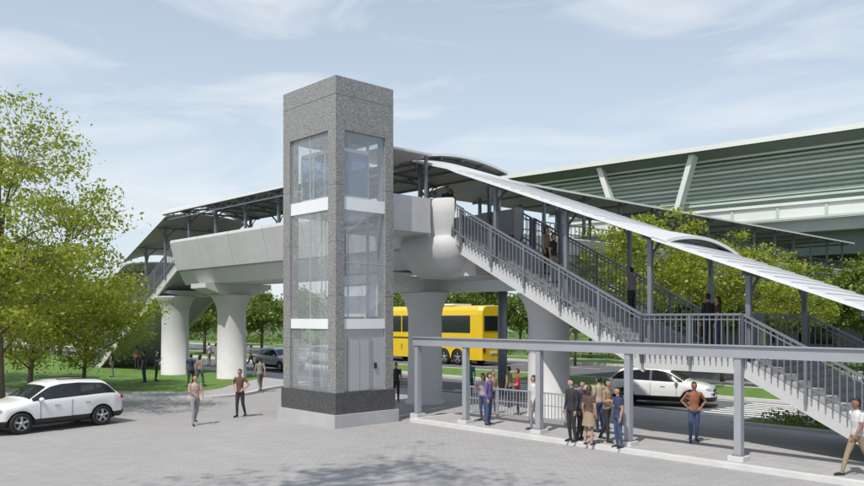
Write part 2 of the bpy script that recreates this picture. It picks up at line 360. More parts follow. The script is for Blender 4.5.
# roof
g=MB()
def vault(g,pts,crowns,hw=2.65,cx=0,axis='x',tilt=0.0):
    N=16; nS=len(pts); vs=[];
    for lay in(0,1):
        for i,(s,ze) in enumerate(pts):
            c=float(np.interp(i/(nS-1),[q[0] for q in crowns],[q[1] for q in crowns]))
            for j in range(N+1):
                y=-hw+2*hw*j/N; z=ze+c*(1-(y/hw)**2)-(0.10 if lay else 0)-tilt*(y+hw)
                vs.append((s,cx+y,z) if axis=='x' else (cx+y,s,z))
    K=(N+1); off=nS*K; ft=[];fb=[];fe=[]
    for i in range(nS-1):
        for j in range(N):
            a=i*K+j; ft.append((a,a+1,a+K+1,a+K)); fb.append((off+a,off+a+K,off+a+K+1,off+a+1))
        fe.append((i*K,(i+1)*K,off+(i+1)*K,off+i*K)); fe.append((i*K+N,off+i*K+N,off+(i+1)*K+N,(i+1)*K+N))
    for j in range(N):
        fe.append((j,off+j,off+j+1,j+1)); e=(nS-1)*K+j; fe.append((e,e+1,off+e+1,off+e))
    o=len(g.v); g.v+=vs
    for fs,k in((ft,'roof'),(fb,'under'),(fe,'white')):
        mi=g.mi(k)
        for f in fs: g.f.append(tuple(q+o for q in f)); g.m.append(mi); g.sm.append(False)
ZE=9.9; RS=0.37
def lin(a,za,b,zb,n): return [(a+(b-a)*i/n,za+(zb-za)*i/n) for i in range(n+1)]
def re(s):
    if s>4.0: return 9.22-RS*(s-4.0)
    if s<-20: return 9.7-RS*(-20-s)
    return ZE
vault(g,lin(-20.6,ZE,2.4,ZE,24),[(0,.75),(.15,.36),(.9,.30),(1,.34)])
HS=2.2; CXS=-.4; TL_=.035
vault(g,lin(2.1,9.78,4.0,9.25,5)+lin(4.5,re(4.5),13.0,re(13.0),16),[(0,.22),(.3,.05),(.85,.05),(1,.30)],hw=HS,cx=CXS,tilt=TL_)
vault(g,lin(12.5,re(12.5)-.06,22.3,re(22.3)-.06,10),[(0,.03),(1,.05)],hw=HS,cx=CXS,tilt=TL_)
vault(g,lin(-19.8,9.72,-26.5,9.72-RS*6.7,8),[(0,.25),(.6,.25),(1,.75)])
vault(g,lin(-25.9,9.4-RS*6.1,-34,9.4-RS*14.2,8),[(0,.25),(1,.25)])
def seam(s,ze,c,hw=HS):
    P=[]
    for j in range(9):
        y=-hw+2*hw*j/8; P.append((s,CXS+y,ze+c*(1-(y/hw)**2)-TL_*(y+hw)+.006))
    for p,q in zip(P[:-1],P[1:]): g.beam(p,q,.035,.03,'roof')
for i in range(16): seam(4.6+i*.42,re(4.6+i*.42)+.0,.05)
for i in range(22): seam(13.1+i*.42,re(13.1+i*.42)-.06,.04)
posts=[-33,-30,-27,-24,-21.2,-18,-14.8,-11.6,-8.4,-5.2,-2.0,1.9,5.9,9.0,12.1,15.1,18.1,21]
for s in posts:
    st_=s>4
    top=re(s) if (st_ or s<-20) else ZE
    if s>12.3: top-=.10
    if s<-26: top-=.3
    fz=floorz(s); cw=.3 if -20<s<4 else .1
    for sg in(-1,1):
        y=sg*2.0 if not st_ else (1.72 if sg>0 else -2.0); b=fz; tp_=top-(0 if not st_ else TL_*(y-CXS+HS))
        g.beam((s,y,b),(s,y,tp_-.02),0.13,0.13,'steel')
        g.tube([(s,y,tp_-1.2),(s,y*.92,tp_-.6),(s,y*.70,tp_-.2),(s,y*.42,tp_+cw*.6-.10)],[.045]*4,'steel',6)
        if not st_: g.tube([(s,y,tp_-.9),(s,y*1.1,tp_-.35),(s,y*1.22,tp_-.1)],[.03]*3,'steel',6)
    if st_: g.beam((s,CXS-HS+.1,top-.16),(s,CXS+HS-.1,top-.16-TL_*2*HS),0.08,0.10,'steel')
    else: g.beam((s,-2.5,top-.12),(s,2.5,top-.12),0.08,0.10,'steel')
    if -20<s<4:
        pr_=[(s,-2.6+5.2*j/10,top-.14+cw*(1-((-2.6+5.2*j/10)/2.65)**2)) for j in range(11)]
        for p,q in zip(pr_[:-1],pr_[1:]): g.beam(p,q,0.08,0.08,'steel')
for y in(-2.45,-1.2,0,1.2,2.45):
    zz=-.13+.28*(1-(y/2.65)**2)
    g.beam((-20.5,y,ZE+zz),(2.3,y,ZE+zz),.07,.07,'steel')
    # lattice purlin below the eave line
for y in(-2.45,):
    g.beam((-20.3,y,ZE-.42),(2.2,y,ZE-.42),.05,.05,'steel'); x=-20.3; k_=0
    while x<1.8:
        a_,b_=((ZE-.42,ZE-.14) if k_%2 else (ZE-.14,ZE-.42)); g.beam((x,y,a_),(x+.6,y,b_),.03,.03,'steel'); x+=.6; k_+=1
for y in(-2.35,-1.3,-.4,.6,1.6):
    z2=-.13+.04-TL_*(y-CXS+HS)
    g.beam((4.1,y,re(4.1)+z2),(12.9,y,re(12.9)+z2),.07,.06,'steel')
    g.beam((12.6,y,re(12.6)+z2-.06),(22.2,y,re(22.2)+z2-.06),.07,.06,'steel')
o=g.obj('canopy_roof',ov)
# connecting bridge
g=MB()
c0,c1=-3.2,1.2; YC=46
g.extr([(c0,7.1),(c0,6.5),(c0+.9,5.75),(c1-.9,5.75),(c1,6.5),(c1,7.1)],2.15,YC,'conc',axis='y')
g.extr([(c1-.02,7.104),(c1-.02,6.75),(c1+.18,6.75),(c1+.32,7.5),(c1+.22,7.55),(c1+.1,7.104)],2.6,YC,'conc',axis='y')
vault(g,lin(3.2,ZE-.12,YC,ZE-.12,8),[(0,.3),(1,.3)],hw=2.75,cx=-1.0,axis='y')
y=3.5
while y<YC:
    for x in(c0+.1,c1-.1): g.beam((x,y,7.1),(x,y,ZE-.1),.13,.13,'steel')
    g.beam((c0-.4,y,ZE-.28),(c1+.4,y,ZE-.28),.08,.12,'steel',up=(0,0,1))
    y+=3.2
for x in(c1+.05,c0+.05):
    for z in(8.2,7.75): g.beam((x,2.6,z),(x,YC,z),.05,.05,'steel')
    y=2.7
    while y<YC: g.beam((x,y,7.1),(x,y,8.2),.03,.03,'steel'); y+=0.33
for y in(18,34): 
    g.tube([(-1,y,-.1),(-1,y,4.2),(-1,y,5.2),(-1,y,5.75)],[.7,.65,1.0,1.5],'conc',28)
o=g.obj('connecting_walkway',ov); fixn(o)
g=MB()
def colm(g,s,y,zt,r=.8):
    g.tube([(s,y,-.1),(s,y,.12),(s,y,.13),(s,y,zt*.6),(s,y,zt-1.05),(s,y,zt-.7),(s,y,zt-.35),(s,y,zt-.08),(s,y,zt)],[r+.1,r+.1,r,r*.96,r*.96,r*1.03,r*1.2,r*1.42,r*1.42],'conc',36)
colm(g,-22,-1.0,5.0,.85); colm(g,-16.7,0,5.0,.85); colm(g,0,0,4.75,.75); colm(g,6.7,0,4.55,.78); 
g.extr([(-2.1,5.615),(-2.1,5.35),(-1.0,4.98),(1.0,4.98),(2.1,5.35),(2.1,5.615)],-17.6,-15.8,'conc')
g.extr([(-2.4,5.38),(-2.4,5.15),(-1.2,4.74),(1.2,4.74),(5.9,4.95),(5.9,5.7),(2.31,5.7),(2.31,5.38)],-1.0,.59,'conc')
g.tube([(-.2,5.2,-.1),(-.2,5.2,4.97)],[.22,.22],'steel',16)
g.extr([(-1.7,5.35),(-1.7,5.2),(-.9,4.98),(.9,4.98),(1.7,5.2),(1.7,5.35)],-22.5,-21.2,'conc')
o=g.obj('support_columns',ov); fixn(o)
# ------------------------------------------------------------ elevator tower
tw=empty('elevator_tower',tuple(OR),ANG)
a0,a1,b0,b1=0.36,3.56,-7.3,-4.8; PW,PD_=0.44,0.36
g=MB()
g.box(a0-.14,a1+.14,b0-.14,b1+.14,-.05,.43,'conc2')
g.box(a0-.05,a1+.05,b0-.05,b1+.05,.43,1.15,'grand')
for x0,x1 in((a0,a0+PW),(a1-PW,a1)):
    for y0,y1 in((b0,b0+PD_),(b1-PD_,b1)):
        g.box(x0,x1,y0,y1,1.15,9.95,'gran')
g.box(a0,a1,b0,b1,9.952,11.1,'gran'); g.box(a0,a1,b0,b1,11.115,11.72,'gran'); g.box(a0+.02,a1-.02,b0+.02,b1-.02,11.09,11.12,'joint')
g.box(a0+.15,a1-.15,b0+.15,b1-.15,11.72,11.74,'conc2')
for zz in(2.6,4.4,6.2,8.1):
    for x0,x1 in((a0,a0+PW),(a1-PW,a1)):
        for y0,y1 in((b0,b0+PD_),(b1-PD_,b1)):
            g.box(x0-.002,x1+.002,y0-.002,y1+.002,zz,zz+.012,'joint')
g.obj('granite_frame',tw)
g=MB()
for z0,z1 in((7.3,7.72),(3.28,3.62)):
    g.box(a0+PW+.002,a1-PW-.002,b0+.04,b0+.12,z0,z1,'white'); g.box(a0+PW+.002,a1-PW-.002,b1-.12,b1-.04,z0,z1,'white')
    g.box(a1-.12,a1-.04,b0+PD_+.002,b1-PD_-.002,z0,z1,'white'); g.box(a0+.04,a0+.12,b0+PD_+.002,b1-PD_-.002,z0,z1,'white')
g.box(a1-.09,a1-.07,b0+PD_,b1-PD_,5.5,5.53,'metal'); 
for x in(a0+PW+1.15,): g.box(x,x+.03,b0+.06,b0+.10,1.15,9.95,'metal')
for x in(1.1,2.9): g.box(x,x+.08,-5.5,-5.42,1.2,9.9,'metal')
for x in(1.15,1.4,2.5,2.75): g.box(x,x+.03,-6.2,-6.17,1.2,9.9,'metal')
for z in(2.2,4.8,5.9,6.9,8.9): g.box(.9,3.1,-5.42,-5.36,z,z+.08,'metal')
g.box(a0+.5,a1-.5,b1-.30,b1-.28,3.7,5.2,'white')  # added white back panel, brightens the view through the glass
g.obj('bands_guides_and_fill_panel',tw)
g=MB()
for z0,z1 in((1.15,3.28),(3.62,7.3),(7.72,9.95)):
    g.pane((a0+PW,b0+.08),(a1-PW,b0+.08),z0,z1,'glass')
    if z0>2: g.pane((a1-.08,b0+PD_),(a1-.08,b1-PD_),z0,z1,'glass')
    g.pane((a1-PW,b1-.08),(a0+PW,b1-.08),z0,z1,'glass')
    g.pane((a0+.08,b1-PD_),(a0+.08,b0+PD_),z0,z1,'glass')
g.obj('glazing',tw)
g=MB()
g.box(.95,3.15,-6.9,-5.6,7.75,7.85,'white'); g.box(.95,3.15,-6.9,-5.6,9.35,9.47,'metal')
g.pane((.97,-6.9),(.97,-5.6),7.85,9.35,'blue'); g.pane((3.13,-6.9),(3.13,-5.6),7.85,9.35,'blue'); g.pane((1.0,-5.62),(3.1,-5.62),7.85,9.35,'blue'); g.pane((1.0,-6.89),(3.1,-6.89),7.85,8.85,'blue')
for x in(.95,1.7,2.4,3.11): g.box(x-.003,x+.04,-6.93,-6.9,7.8,9.4,'metal')
g.obj('elevator_cab',tw)
g=MB()
g.box(a1-.16,a1-.10,b0+PD_+.002,b1-PD_-.002,1.152,3.277,'metal')
g.box(a1-.098,a1-.06,-6.75,-5.75,.9+.26,3.0,'frame')
g.box(a1-.058,a1-.045,-6.66,-6.27,1.17,2.92,'metal'); g.box(a1-.058,a1-.045,-6.24,-5.85,1.17,2.92,'metal')
g.box(a1-.09,a1-.05,-5.6,-5.5,1.9,2.1,'dark')
g.obj('elevator_door',tw)
g=MB()
g.box(.75,3.15,-4.79,-2.6,6.85,7.1,'conc'); g.box(.75,.87,-4.79,-2.57,7.1,8.15,'conc'); g.box(3.03,3.15,-4.79,-2.62,7.1,8.15,'conc')
g.box(.6,3.3,-4.79,-2.66,9.72,9.80,'roof')
for x in(.8,3.1): g.beam((x,-4.6,8.15),(x,-4.6,9.72),.1,.1,'steel'); g.beam((x,-2.8,8.15),(x,-2.8,9.72),.1,.1,'steel')
g.obj('link_landing',tw)
# ------------------------------------------------------------ walkway frame + fence
g=MB(); YF=-3.8
for k in range(7):
    s=3.75 if k==0 else 3.0+3.17*k
    g.box(s-.09,s+.09,YF-.09,YF+.09,.1,2.66,'frame'); g.box(s-.2,s+.2,YF-.2,YF+.2,.0,.22,'kerb'); g.box(s-.13,s+.13,YF-.13,YF+.13,.22,.25,'steel')
g.box(3.6,24,YF-.12,YF+.12,2.66,2.94,'frame'); g.box(3.6,24,YF-.17,YF+.17,2.943,2.97,'frame')
o=g.obj('walkway_portal_frame',loc=tuple(OR),rot=ANG)
g=MB()
def fence(g,x0,x1,y,k='steel'):
    g.beam((x0,y,1.12),(x1,y,1.12),.05,.05,k); g.beam((x0,y,.25),(x1,y,.25),.04,.04,k); g.beam((x0,y,.7),(x1,y,.7),.03,.03,k)
    x=x0
    while x<=x1: g.beam((x,y,.25),(x,y,1.12),.022,.022,k); x+=.14
    x=x0
    while x<=x1+.01: g.beam((x,y,.09),(x,y,1.16),.07,.07,k); x+=(x1-x0)/4
fence(g,4.4,10.4,-1.9,'frame'); g.obj('pedestrian_fence',loc=tuple(OR),rot=ANG)
# ------------------------------------------------------------ station
st=empty('station_building',(32,68,0),math.atan2(-.655,.756))
g=MB(); XL=-31
prof=[(-1.5,19.1),(-1.5,19.55),(3,20.1),(12,20.8),(24,20.6),(24,20.0),(12,20.2),(3,19.4)]
g.extr(prof,XL,90,'stw')
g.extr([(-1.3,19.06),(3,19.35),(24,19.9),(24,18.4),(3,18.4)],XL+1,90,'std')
for i in range(10):
    z=14.9+i*.40; g.box(-27-.2*i,90,2.2-.12*i,2.3-.12*i,z,z+.2,'stg' if i%3 else 'stw'); 
g.box(-26,90,3.2,3.4,13.9,18.6,'stg')
g.box(-24,90,.6,.75,14.25,14.45,'stg'); g.box(-24,90,.6,.72,14.6,14.68,'stg')
g.box(-23,90,.2,.6,12.3,13.7,'stw'); g.box(-23,90,.0,.2,13.55,13.8,'stw'); g.box(-23,90,.1,.2,12.3,12.5,'stg')
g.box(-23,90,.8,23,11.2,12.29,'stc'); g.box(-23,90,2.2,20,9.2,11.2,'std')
for x in range(-22,90,4): g.box(x,x+.25,.1,.22,12.52,13.54,'stg')
for x0,x1 in((-19.2,-16.9),(-9.2,-11.4),(11.5,13.6),(22,20),(42,44),(53,51)):
    g.beam((x0,-.4,19.3),(x1,-.2,12.3),.9,.5,'stw')
for x in range(-20,90,14):
    g.tube([(x,8,-.1),(x,8,9.2)],[1.0,1.0],'stc',20); g.box(x-1,x+1,3,20,8.3,9.2,'stc')
g.box(-18,90,14,14.4,0,9.2,'stc')
for x in range(-16,88,6): g.box(x,x+3.6,13.95,13.99,1.0,6.5,'cglass')
o=g.obj('station_shell',st); fixn(o)
# ------------------------------------------------------------ trees
def leaves(cent,size,k,name,parent,jit=0.35):
    N=len(cent); a=rng.normal(size=(N,3)); a/=np.linalg.norm(a,axis=1)[:,None]
    b=rng.normal(size=(N,3)); b-= (b*a).sum(1)[:,None]*a; b/=np.linalg.norm(b,axis=1)[:,None]
    sz=size*(1+jit*rng.normal(size=N)).clip(.4,2)
    a*=sz[:,None]; b*=sz[:,None]*.55
    v=np.stack([cent-a,cent+b,cent+a,cent-b],1).reshape(-1,3)
    f=np.arange(4*N).reshape(N,4)
    me=bpy.data.meshes.new(name); me.from_pydata(v.tolist(),[],f.tolist()); me.materials.append(M[k])
    o=bpy.data.objects.new(name,me); COL.objects.link(o); o.parent=parent; return o
def tree(name,x,y,h,r,zc0,ncl,nl,k,leaf=.09,sig=.42,tr=.16,lean=(0,0),rot=None,lb=.8):
    e=empty(name,(x,y,0),random.uniform(0,6) if rot is None else rot)
    g=MB(); th=zc0+ (h-zc0)*.25; lx,ly=lean
    tp=[(0,0,-.1),(.04,.02,th*.3),(-.05+lx*.05,.05+ly*.05,th*.7),(.03+lx*.3,-.03+ly*.3,th),(.1+lx,.05+ly,th+(h-th)*.45),(.05+lx,ly,h*.9)]
    g.tube(tp,[tr*1.3,tr,tr*.85,tr*.7,tr*.4,tr*.1],'bark',10)
    zc=(h+zc0)/2; hz_=(h-zc0)/2; cl=[]
    nlimb=13; limbs=[]
    for i in range(nlimb):
        az=i*2.4+random.uniform(-.4,.4); t=i/nlimb; z0=zc0*lb+ (h-zc0)*.55*t; rr=r*random.uniform(.65,1.0)*(1-.45*t)
        q_=min(1,max(0,(z0/th-.7)*1.1)); bx,by=lx*q_,ly*q_
        zz=min(h*.97,z0+ (h-zc0)*random.uniform(.15,.4))
        P0=Vector((.02+bx,.02+by,z0));P1=Vector((lx*.8+math.cos(az)*rr*.45,ly*.8+math.sin(az)*rr*.45,z0+(zz-z0)*.6));P2=Vector((lx+math.cos(az)*rr,ly+math.sin(az)*rr,zz))
        g.tube([P0,P1,P2],[tr*.42,tr*.26,tr*.06],'bark',6); limbs.append((P0,P1,P2))
    while len(cl)<ncl:
        u=rng.normal(size=3); u/=np.linalg.norm(u); q=rng.uniform(.25,1)**.6
        lob=1+.22*math.sin(3*math.atan2(u[1],u[0])+x)+.15*math.sin(5*u[2]*2+y)
        p=np.array([lx+u[0]*r*q*lob,ly+u[1]*r*q*lob,zc+u[2]*hz_*q])
        if p[2]<zc0: continue
        cl.append(p)
    pts=[]
    for c in cl:
        n=int(nl*random.uniform(.35,1.6)); s=sig*random.uniform(.6,1.4)
        pts.append(c+rng.normal(size=(n,3))*np.array([s,s,s*.5]))
        L=min(limbs,key=lambda L:min((Vector(c)-L[1]).length,(Vector(c)-L[2]).length)); q=L[1] if (Vector(c)-L[1]).length<(Vector(c)-L[2]).length else L[1].lerp(L[2],.7)
        mid=(q+Vector(c))/2+Vector((0,0,.1)); g.tube([q,mid,Vector(c)],[tr*.12,tr*.08,.008],'bark',4,cap=False)
    g.obj('trunk',e); leaves(np.concatenate(pts),leaf,k,'foliage',e); return e
def inst(e,x,y,sc_=1.0,rot=None):
    n=empty(e.name.split('.')[0],(x,y,0),random.uniform(0,6) if rot is None else rot); n.scale=(sc_,)*3
    for c in e.children:
        d=bpy.data.objects.new(c.name.split('.')[0],c.data); COL.objects.link(d); d.parent=n
    return n
T1=tree('leafy_tree',-16.3,29.5,11.9,4.7,2.8,200,170,'leafA',.068,.42,.15)
T2=tree('leafy_tree',-18.5,36,7.2,3.9,1.6,110,150,'leafA',.082,.5,.12)
inst(T2,-27,42,1.15); inst(T2,-24,36,.9); inst(T2,-17.8,40,.8)
T3=tree('roadside_tree',*PD(650,38.5),8.9,3.8,4.2,85,130,'leafA',.09,.4,.10)
T4=tree('roadside_tree',*PD(805,56),7.6,3.6,2.6,85,120,'leafB',.13,.45,.14)
inst(T4,*PD(745,66),1.0); inst(T3,*PD(722,45),.95); inst(T4,*PD(880,54),1.05); inst(T4,*PD(590,72),.95)
inst(T3,*PD(575,60),.95); inst(T4,*PD(680,68),1.1); inst(T4,*PD(835,70),1.1); inst(T3,*PD(790,49),.72); inst(T4,*PD(470,84),1.1); inst(T4,*PD(425,92),1.1)
T5=tree('background_tree',*PD(205,78),6.4,3.4,2.2,60,90,'leafB',.16,.5,.14)
for u,d,s_ in((262,85,1.0),(300,95,1.1),(228,100,1.0),(150,88,1.1),(60,75,1.2),(100,100,1.2),(350,90,1),(385,100,1.1),(520,90,1),(560,98,1.1),(10,80,1.3),(480,120,1.2),(640,90,1.2),(720,85,1.2)): inst(T5,*PD(u,d),s_)
T6=tree('shade_tree',-8.8,9.6,14.2,4.2,10.1,42,70,'leafB',.10,.5,.2,lean=(4.0,0.6),rot=0,lb=1.0)
pts=[]
for i in range(900):
    u=random.uniform(-350,1200); d=random.uniform(125,210); x,y=PD(u,d); hh=random.uniform(4,9.5)
    n=26; r_=random.uniform(1.6,3.4)
    pts.append(np.array([x,y,hh*.55])+rng.normal(size=(n,3))*np.array([r_*.6,r_*.6,hh*.26]))
leaves(np.concatenate(pts),.65,'leafC','distant_trees',None)
pts=[]
for i in range(260):
    s=random.uniform(-150,60); p=L2W(s,34.5+random.uniform(-.5,.5)); pts.append(np.array([p.x,p.y,.6])+rng.normal(size=(50,3))*np.array([.6,.6,.3]))
leaves(np.concatenate(pts),.13,'leafB','hedge',None)
pts=[]
for i in range(90):
    s=random.uniform(12.8,40); p=L2W(s,3.4+random.uniform(-.35,.35)); hh=random.uniform(.12,.3)
    pts.append(np.array([p.x,p.y,.2+hh])+rng.normal(size=(110,3))*np.array([.25,.25,hh*.6]))
leaves(np.concatenate(pts),.05,'leafB','shrub_border',None)
# ------------------------------------------------------------ vehicles
def interp(x,pts):
    return float(np.interp(x,[p[0] for p in pts],[p[1] for p in pts]))
def wheel(g,x,y,r,wd,sgn):
    prof=[(r*.62,wd/2*.9),(r*.66,wd/2),(r*.9,wd/2),(r,wd/2*.72),(r,-wd/2*.72),(r*.9,-wd/2)]
    N=28; vs=[];fs=[]
    for i in range(N):
        a=2*math.pi*i/N
        for rr,yy in prof: vs.append((x+rr*math.cos(a),y+yy*sgn,r+rr*math.sin(a)))
    K=len(prof)
    for i in range(N):
        for j in range(K-1): fs.append((i*K+j,((i+1)%N)*K+j,((i+1)%N)*K+j+1,i*K+j+1))
    g.add(vs,fs,'tyre',True)
    yo=y+sgn*wd*.30
    g.add([(x+r*.64*math.cos(2*math.pi*i/N),yo-.02*sgn,r+r*.64*math.sin(2*math.pi*i/N)) for i in range(N)],[tuple(range(N))],'trim')
    for i in range(5):
        a=2*math.pi*i/5+.3; g.beam((x+.03*math.cos(a),yo+.02*sgn,r+.03*math.sin(a)),(x+r*.62*math.cos(a),yo+.035*sgn,r+r*.62*math.sin(a)),.03,r*.2,'rim',up=(math.sin(a),0,-math.cos(a)))
    g.tube([(x,yo-.02*sgn,r),(x,yo+.05*sgn,r)],[r*.14,r*.12],'rim',10)
    M_=[(x+r*.66*math.cos(2*math.pi*i/N),yo+.03*sgn,r+r*.66*math.sin(2*math.pi*i/N)) for i in range(N)]+[(x+r*.58*math.cos(2*math.pi*i/N),yo+.03*sgn,r+r*.58*math.sin(2*math.pi*i/N)) for i in range(N)]
    g.add(M_,[(i,(i+1)%N,N+(i+1)%N,N+i) for i in range(N)],'rim')
def car(name,paint,x,y,head,suv=True):
    e=empty(name,(x,y,-.01),head); g=MB(); wr_=.35; wx=(-1.33,1.37)
    top=[(-2.2,.74),(-2.17,.95),(-2.08,1.06),(-1.95,1.14),(-1.62,1.46),(-1.45,1.54),(-.6,1.61),(.0,1.60),(.35,1.53),(.5,1.46),(1.08,1.11),(1.2,1.06),(1.7,.98),(2.0,.88),(2.12,.76),(2.2,.6)]
    belt=[(-2.2,.72),(-2.12,.95),(-1.9,1.04),(-1.4,1.05),(1.05,.97),(1.9,.84),(2.1,.72),(2.2,.56)]
    wid=[(-2.2,.66),(-2.1,.82),(-1.8,.89),(-1.3,.91),(1.4,.91),(1.85,.86),(2.08,.72),(2.2,.5)]
    cab=[(-2.2,.56),(-2.0,.72),(-1.55,.64),(-1.3,.63),(.3,.64),(.55,.66),(1.08,.76),(1.6,.74),(2.0,.62),(2.2,.42)]
    xs=sorted(set([round(-2.2+4.4*i/66,4) for i in range(67)]+[-1.2,-1.12,-.32,-.22,.5,1.08]))
    def row(x):
        zt=interp(x,top);zb=min(interp(x,belt),zt-.01);w_=interp(x,wid);wc=min(interp(x,cab),w_*.92)
        zl=.30
        for c in wx:
            dx=abs(x-c)
            if dx<.42: zl=max(zl,.33+math.sqrt(max(0,.42**2-dx*dx))*.98)
        zl=min(zl,zb-.1)
        h=zt-zb; 
        return [(0,zt+.015),(wc*.55,zt+.008),(wc*.9,zt-.012),(wc,zt-min(.05,h*.3)),(wc+(w_*.96-wc)*.13,zt-min(.05,h*.3)-h*.10),(w_*.955,zb+.045*min(1,h/.3)),(w_*.975,zb),(w_,zb-.09),(w_,max(zl+.02,.62)),(w_*.985,max(zl,.45)),(w_*.97,zl),(w_*.86,zl+.0),(w_*.84,.26),(0,.24)]
    R=[row(x) for x in xs]; K=len(R[0]); 
    for sg in(1,-1):
        vs=[(x,sg*p[0],p[1]) for x,r in zip(xs,R) for p in r]
        groups={}
        for i in range(len(xs)-1):
            xm=(xs[i]+xs[i+1])/2; h=interp(xm,top)-interp(xm,belt)
            for j in range(K-1):
                m=paint
                if j==4 and h>.13 and -1.85<xm<.98:
                    m='cglass'
                    if -1.2<xm<-1.12 or -.32<xm<-.22: m='trim'
                if j<=2 and .5<xm<1.08: m='cglass'
                if j<=2 and -1.96<xm<-1.62: m='cglass'
                if j in(9,10) or j>=11: m='trim'
                if j<=1 and -1.3<xm<.1 : m=paint
                f=(i*K+j,(i+1)*K+j,(i+1)*K+j+1,i*K+j+1)
                groups.setdefault(m,[]).append(f if sg<0 else f[::-1])
        o=len(g.v); g.v+=vs
        for m,fs in groups.items():
            mi=g.mi(m)
            for f in fs: g.f.append(tuple(q+o for q in f)); g.m.append(mi); g.sm.append(True)
        for end in(0,len(xs)-1):
            g.add([vs[end*K+j] for j in range(K)],[tuple(range(K))],'trim' if end else paint)
        g.ell((1.93,sg*.66,.78),(.2,.17,.075),'light',10,6); g.ell((-2.08,sg*.70,.92),(.12,.15,.10),'tail',10,6)
        g.ell((.78,sg*.98,1.06),(.08,.11,.07),paint,8,6); g.beam((.8,sg*.86,1.02),(.8,sg*.93,1.03),.05,.03,'trim')
        g.beam((-1.4,sg*.58,1.60),(.1,sg*.58,1.65),.03,.03,'trim')
        g.beam((-.9,sg*.918,.86),(-.72,sg*.918,.86),.02,.025,'rim'); g.beam((.15,sg*.918,.84),(.33,sg*.918,.84),.02,.025,'rim')
        g.beam((-.27,sg*.911,.4),(-.27,sg*.913,.98),.008,.012,'trim'); g.beam((.78,sg*.911,.4),(.78,sg*.913,.95),.008,.012,'trim')
        for c in wx: wheel(g,c,sg*.80,wr_,.22,sg)
    g.box(2.11,2.19,-.42,.42,.58,.72,'trim'); g.box(2.12,2.215,-.26,.26,.42,.52,'white'); g.box(2.06,2.17,-.6,.6,.30,.40,'trim')
    g.box(-2.22,-2.12,-.26,.26,.72,.83,'white'); g.box(-2.20,-2.05,-.72,.72,.35,.5,'trim')
    g.box(-1.9,1.9,-.68,.68,.22,.5,'trim')
    g.obj('car_body',e); return e
car('white_suv','carw',-12.75,26.1,math.atan2(-.80,-.60))
car('white_suv','carw',9.7,33.1,math.atan2(-.45,.89))
car('silver_car','cars',*PX(280,370),math.atan2(-.73,.684))
car('silver_car','cars',*PX(330,366),math.atan2(-.73,.684))
def bus(x,y,head):
    e=empty('yellow_coach_bus',(x,y,-.01),head); g=MB(); Lh=6.5; H=4.0
    wx=(3.9,-2.9,-4.25)
    xs=sorted(set([round(-6.5+13*i/130,4) for i in range(131)])); 
    def row(x):
        q=abs(x)/Lh; ins=0 if q<.955 else (q-.955)/.045*.16
        d=0 if x<Lh*.93 else (x-Lh*.93)/(Lh*.07)
        zl=.38
        for c in wx:
            if abs(x-c)<.62: zl=max(zl,.52+math.sqrt(.62**2-(x-c)**2)*.95)
        w_=1.28-ins
        return [(0,H-.25*d*d-ins*.3),(w_*.6,H-.02-.25*d*d-ins*.3),(w_*.86,H-.1-.25*d*d-ins*.3),(w_*.97,H-.32-.2*d-ins*.3),(w_,H-.62-.1*d),(w_,H-.68-.1*d),(w_,2.15),(w_,2.05),(w_,max(zl+.02,1.3)),(w_,max(zl+.01,.9)),(w_,zl),(w_*.85,zl),(w_*.83,.34),(0,.34)]
    R=[row(x) for x in xs]; K=len(R[0])
    for sg in(1,-1):
        vs=[(x,sg*p[0],p[1]) for x,r in zip(xs,R) for p in r]; o=len(g.v); g.v+=vs
        for i in range(len(xs)-1):
            xm=(xs[i]+xs[i+1])/2
            for j in range(K-1):
                m='busy'
                if j==5 and -5.6<xm<6.1 and (abs((xm+5.6)%1.45)>.09): m='cglass'
                if j in(3,4,5) and xm>6.15: m='cglass'
                if j==8 and abs(xm)<2.4 and abs((xm+5.6)%1.45)<.06: m='trim'
                if j>=10: m='trim'
                g.f.append(tuple(q+o for q in(i*K+j,(i+1)*K+j,(i+1)*K+j+1,i*K+j+1))); g.m.append(g.mi(m)); g.sm.append(False)
        for x in wx: wheel(g,x,sg*1.12,.52,.3,sg)
        g.ell((6.4,sg*.95,.85),(.15,.2,.13),'light',10,6); g.box(-6.53,-6.45,sg*.95-.12,sg*.95+.12,.9,1.4,'tail')
        g.beam((6.4,sg*1.15,3.1),(6.75,sg*1.4,2.9),.05,.05,'trim'); g.box(6.68,6.78,sg*1.4-.1,sg*1.4+.1,2.4,2.9,'trim')
        g.beam((-6.2,sg*1.285,1.75),(6.1,sg*1.285,1.75),.012,.10,'trim')
    for xe,zz in((6.5,1),(-6.5,-1)):
        r=row(xe); pts=[(xe,p[0],p[1]) for p in r]+[(xe,-p[0],p[1]) for p in r[::-1]]; g.add(pts,[tuple(range(len(pts)))],'busy')
    g.box(6.5,6.53,-1.0,1.0,1.5,3.4,'cglass'); g.box(-6.53,-6.5,-.95,.95,2.3,3.3,'cglass'); g.box(-6.54,-6.5,-.3,.3,.8,.95,'white'); g.box(-6.53,-6.5,-.9,.9,1.25,1.6,'trim')
    g.box(-3.5,.5,-.9,.9,H,H+.14,'white')
    g.obj('bus_body',e); e.scale=(1.12,1.12,1.16); return e
c=Vector((4.75,60,0))-DX*7.3
bus(c.x,c.y,math.atan2(.730,-.684))
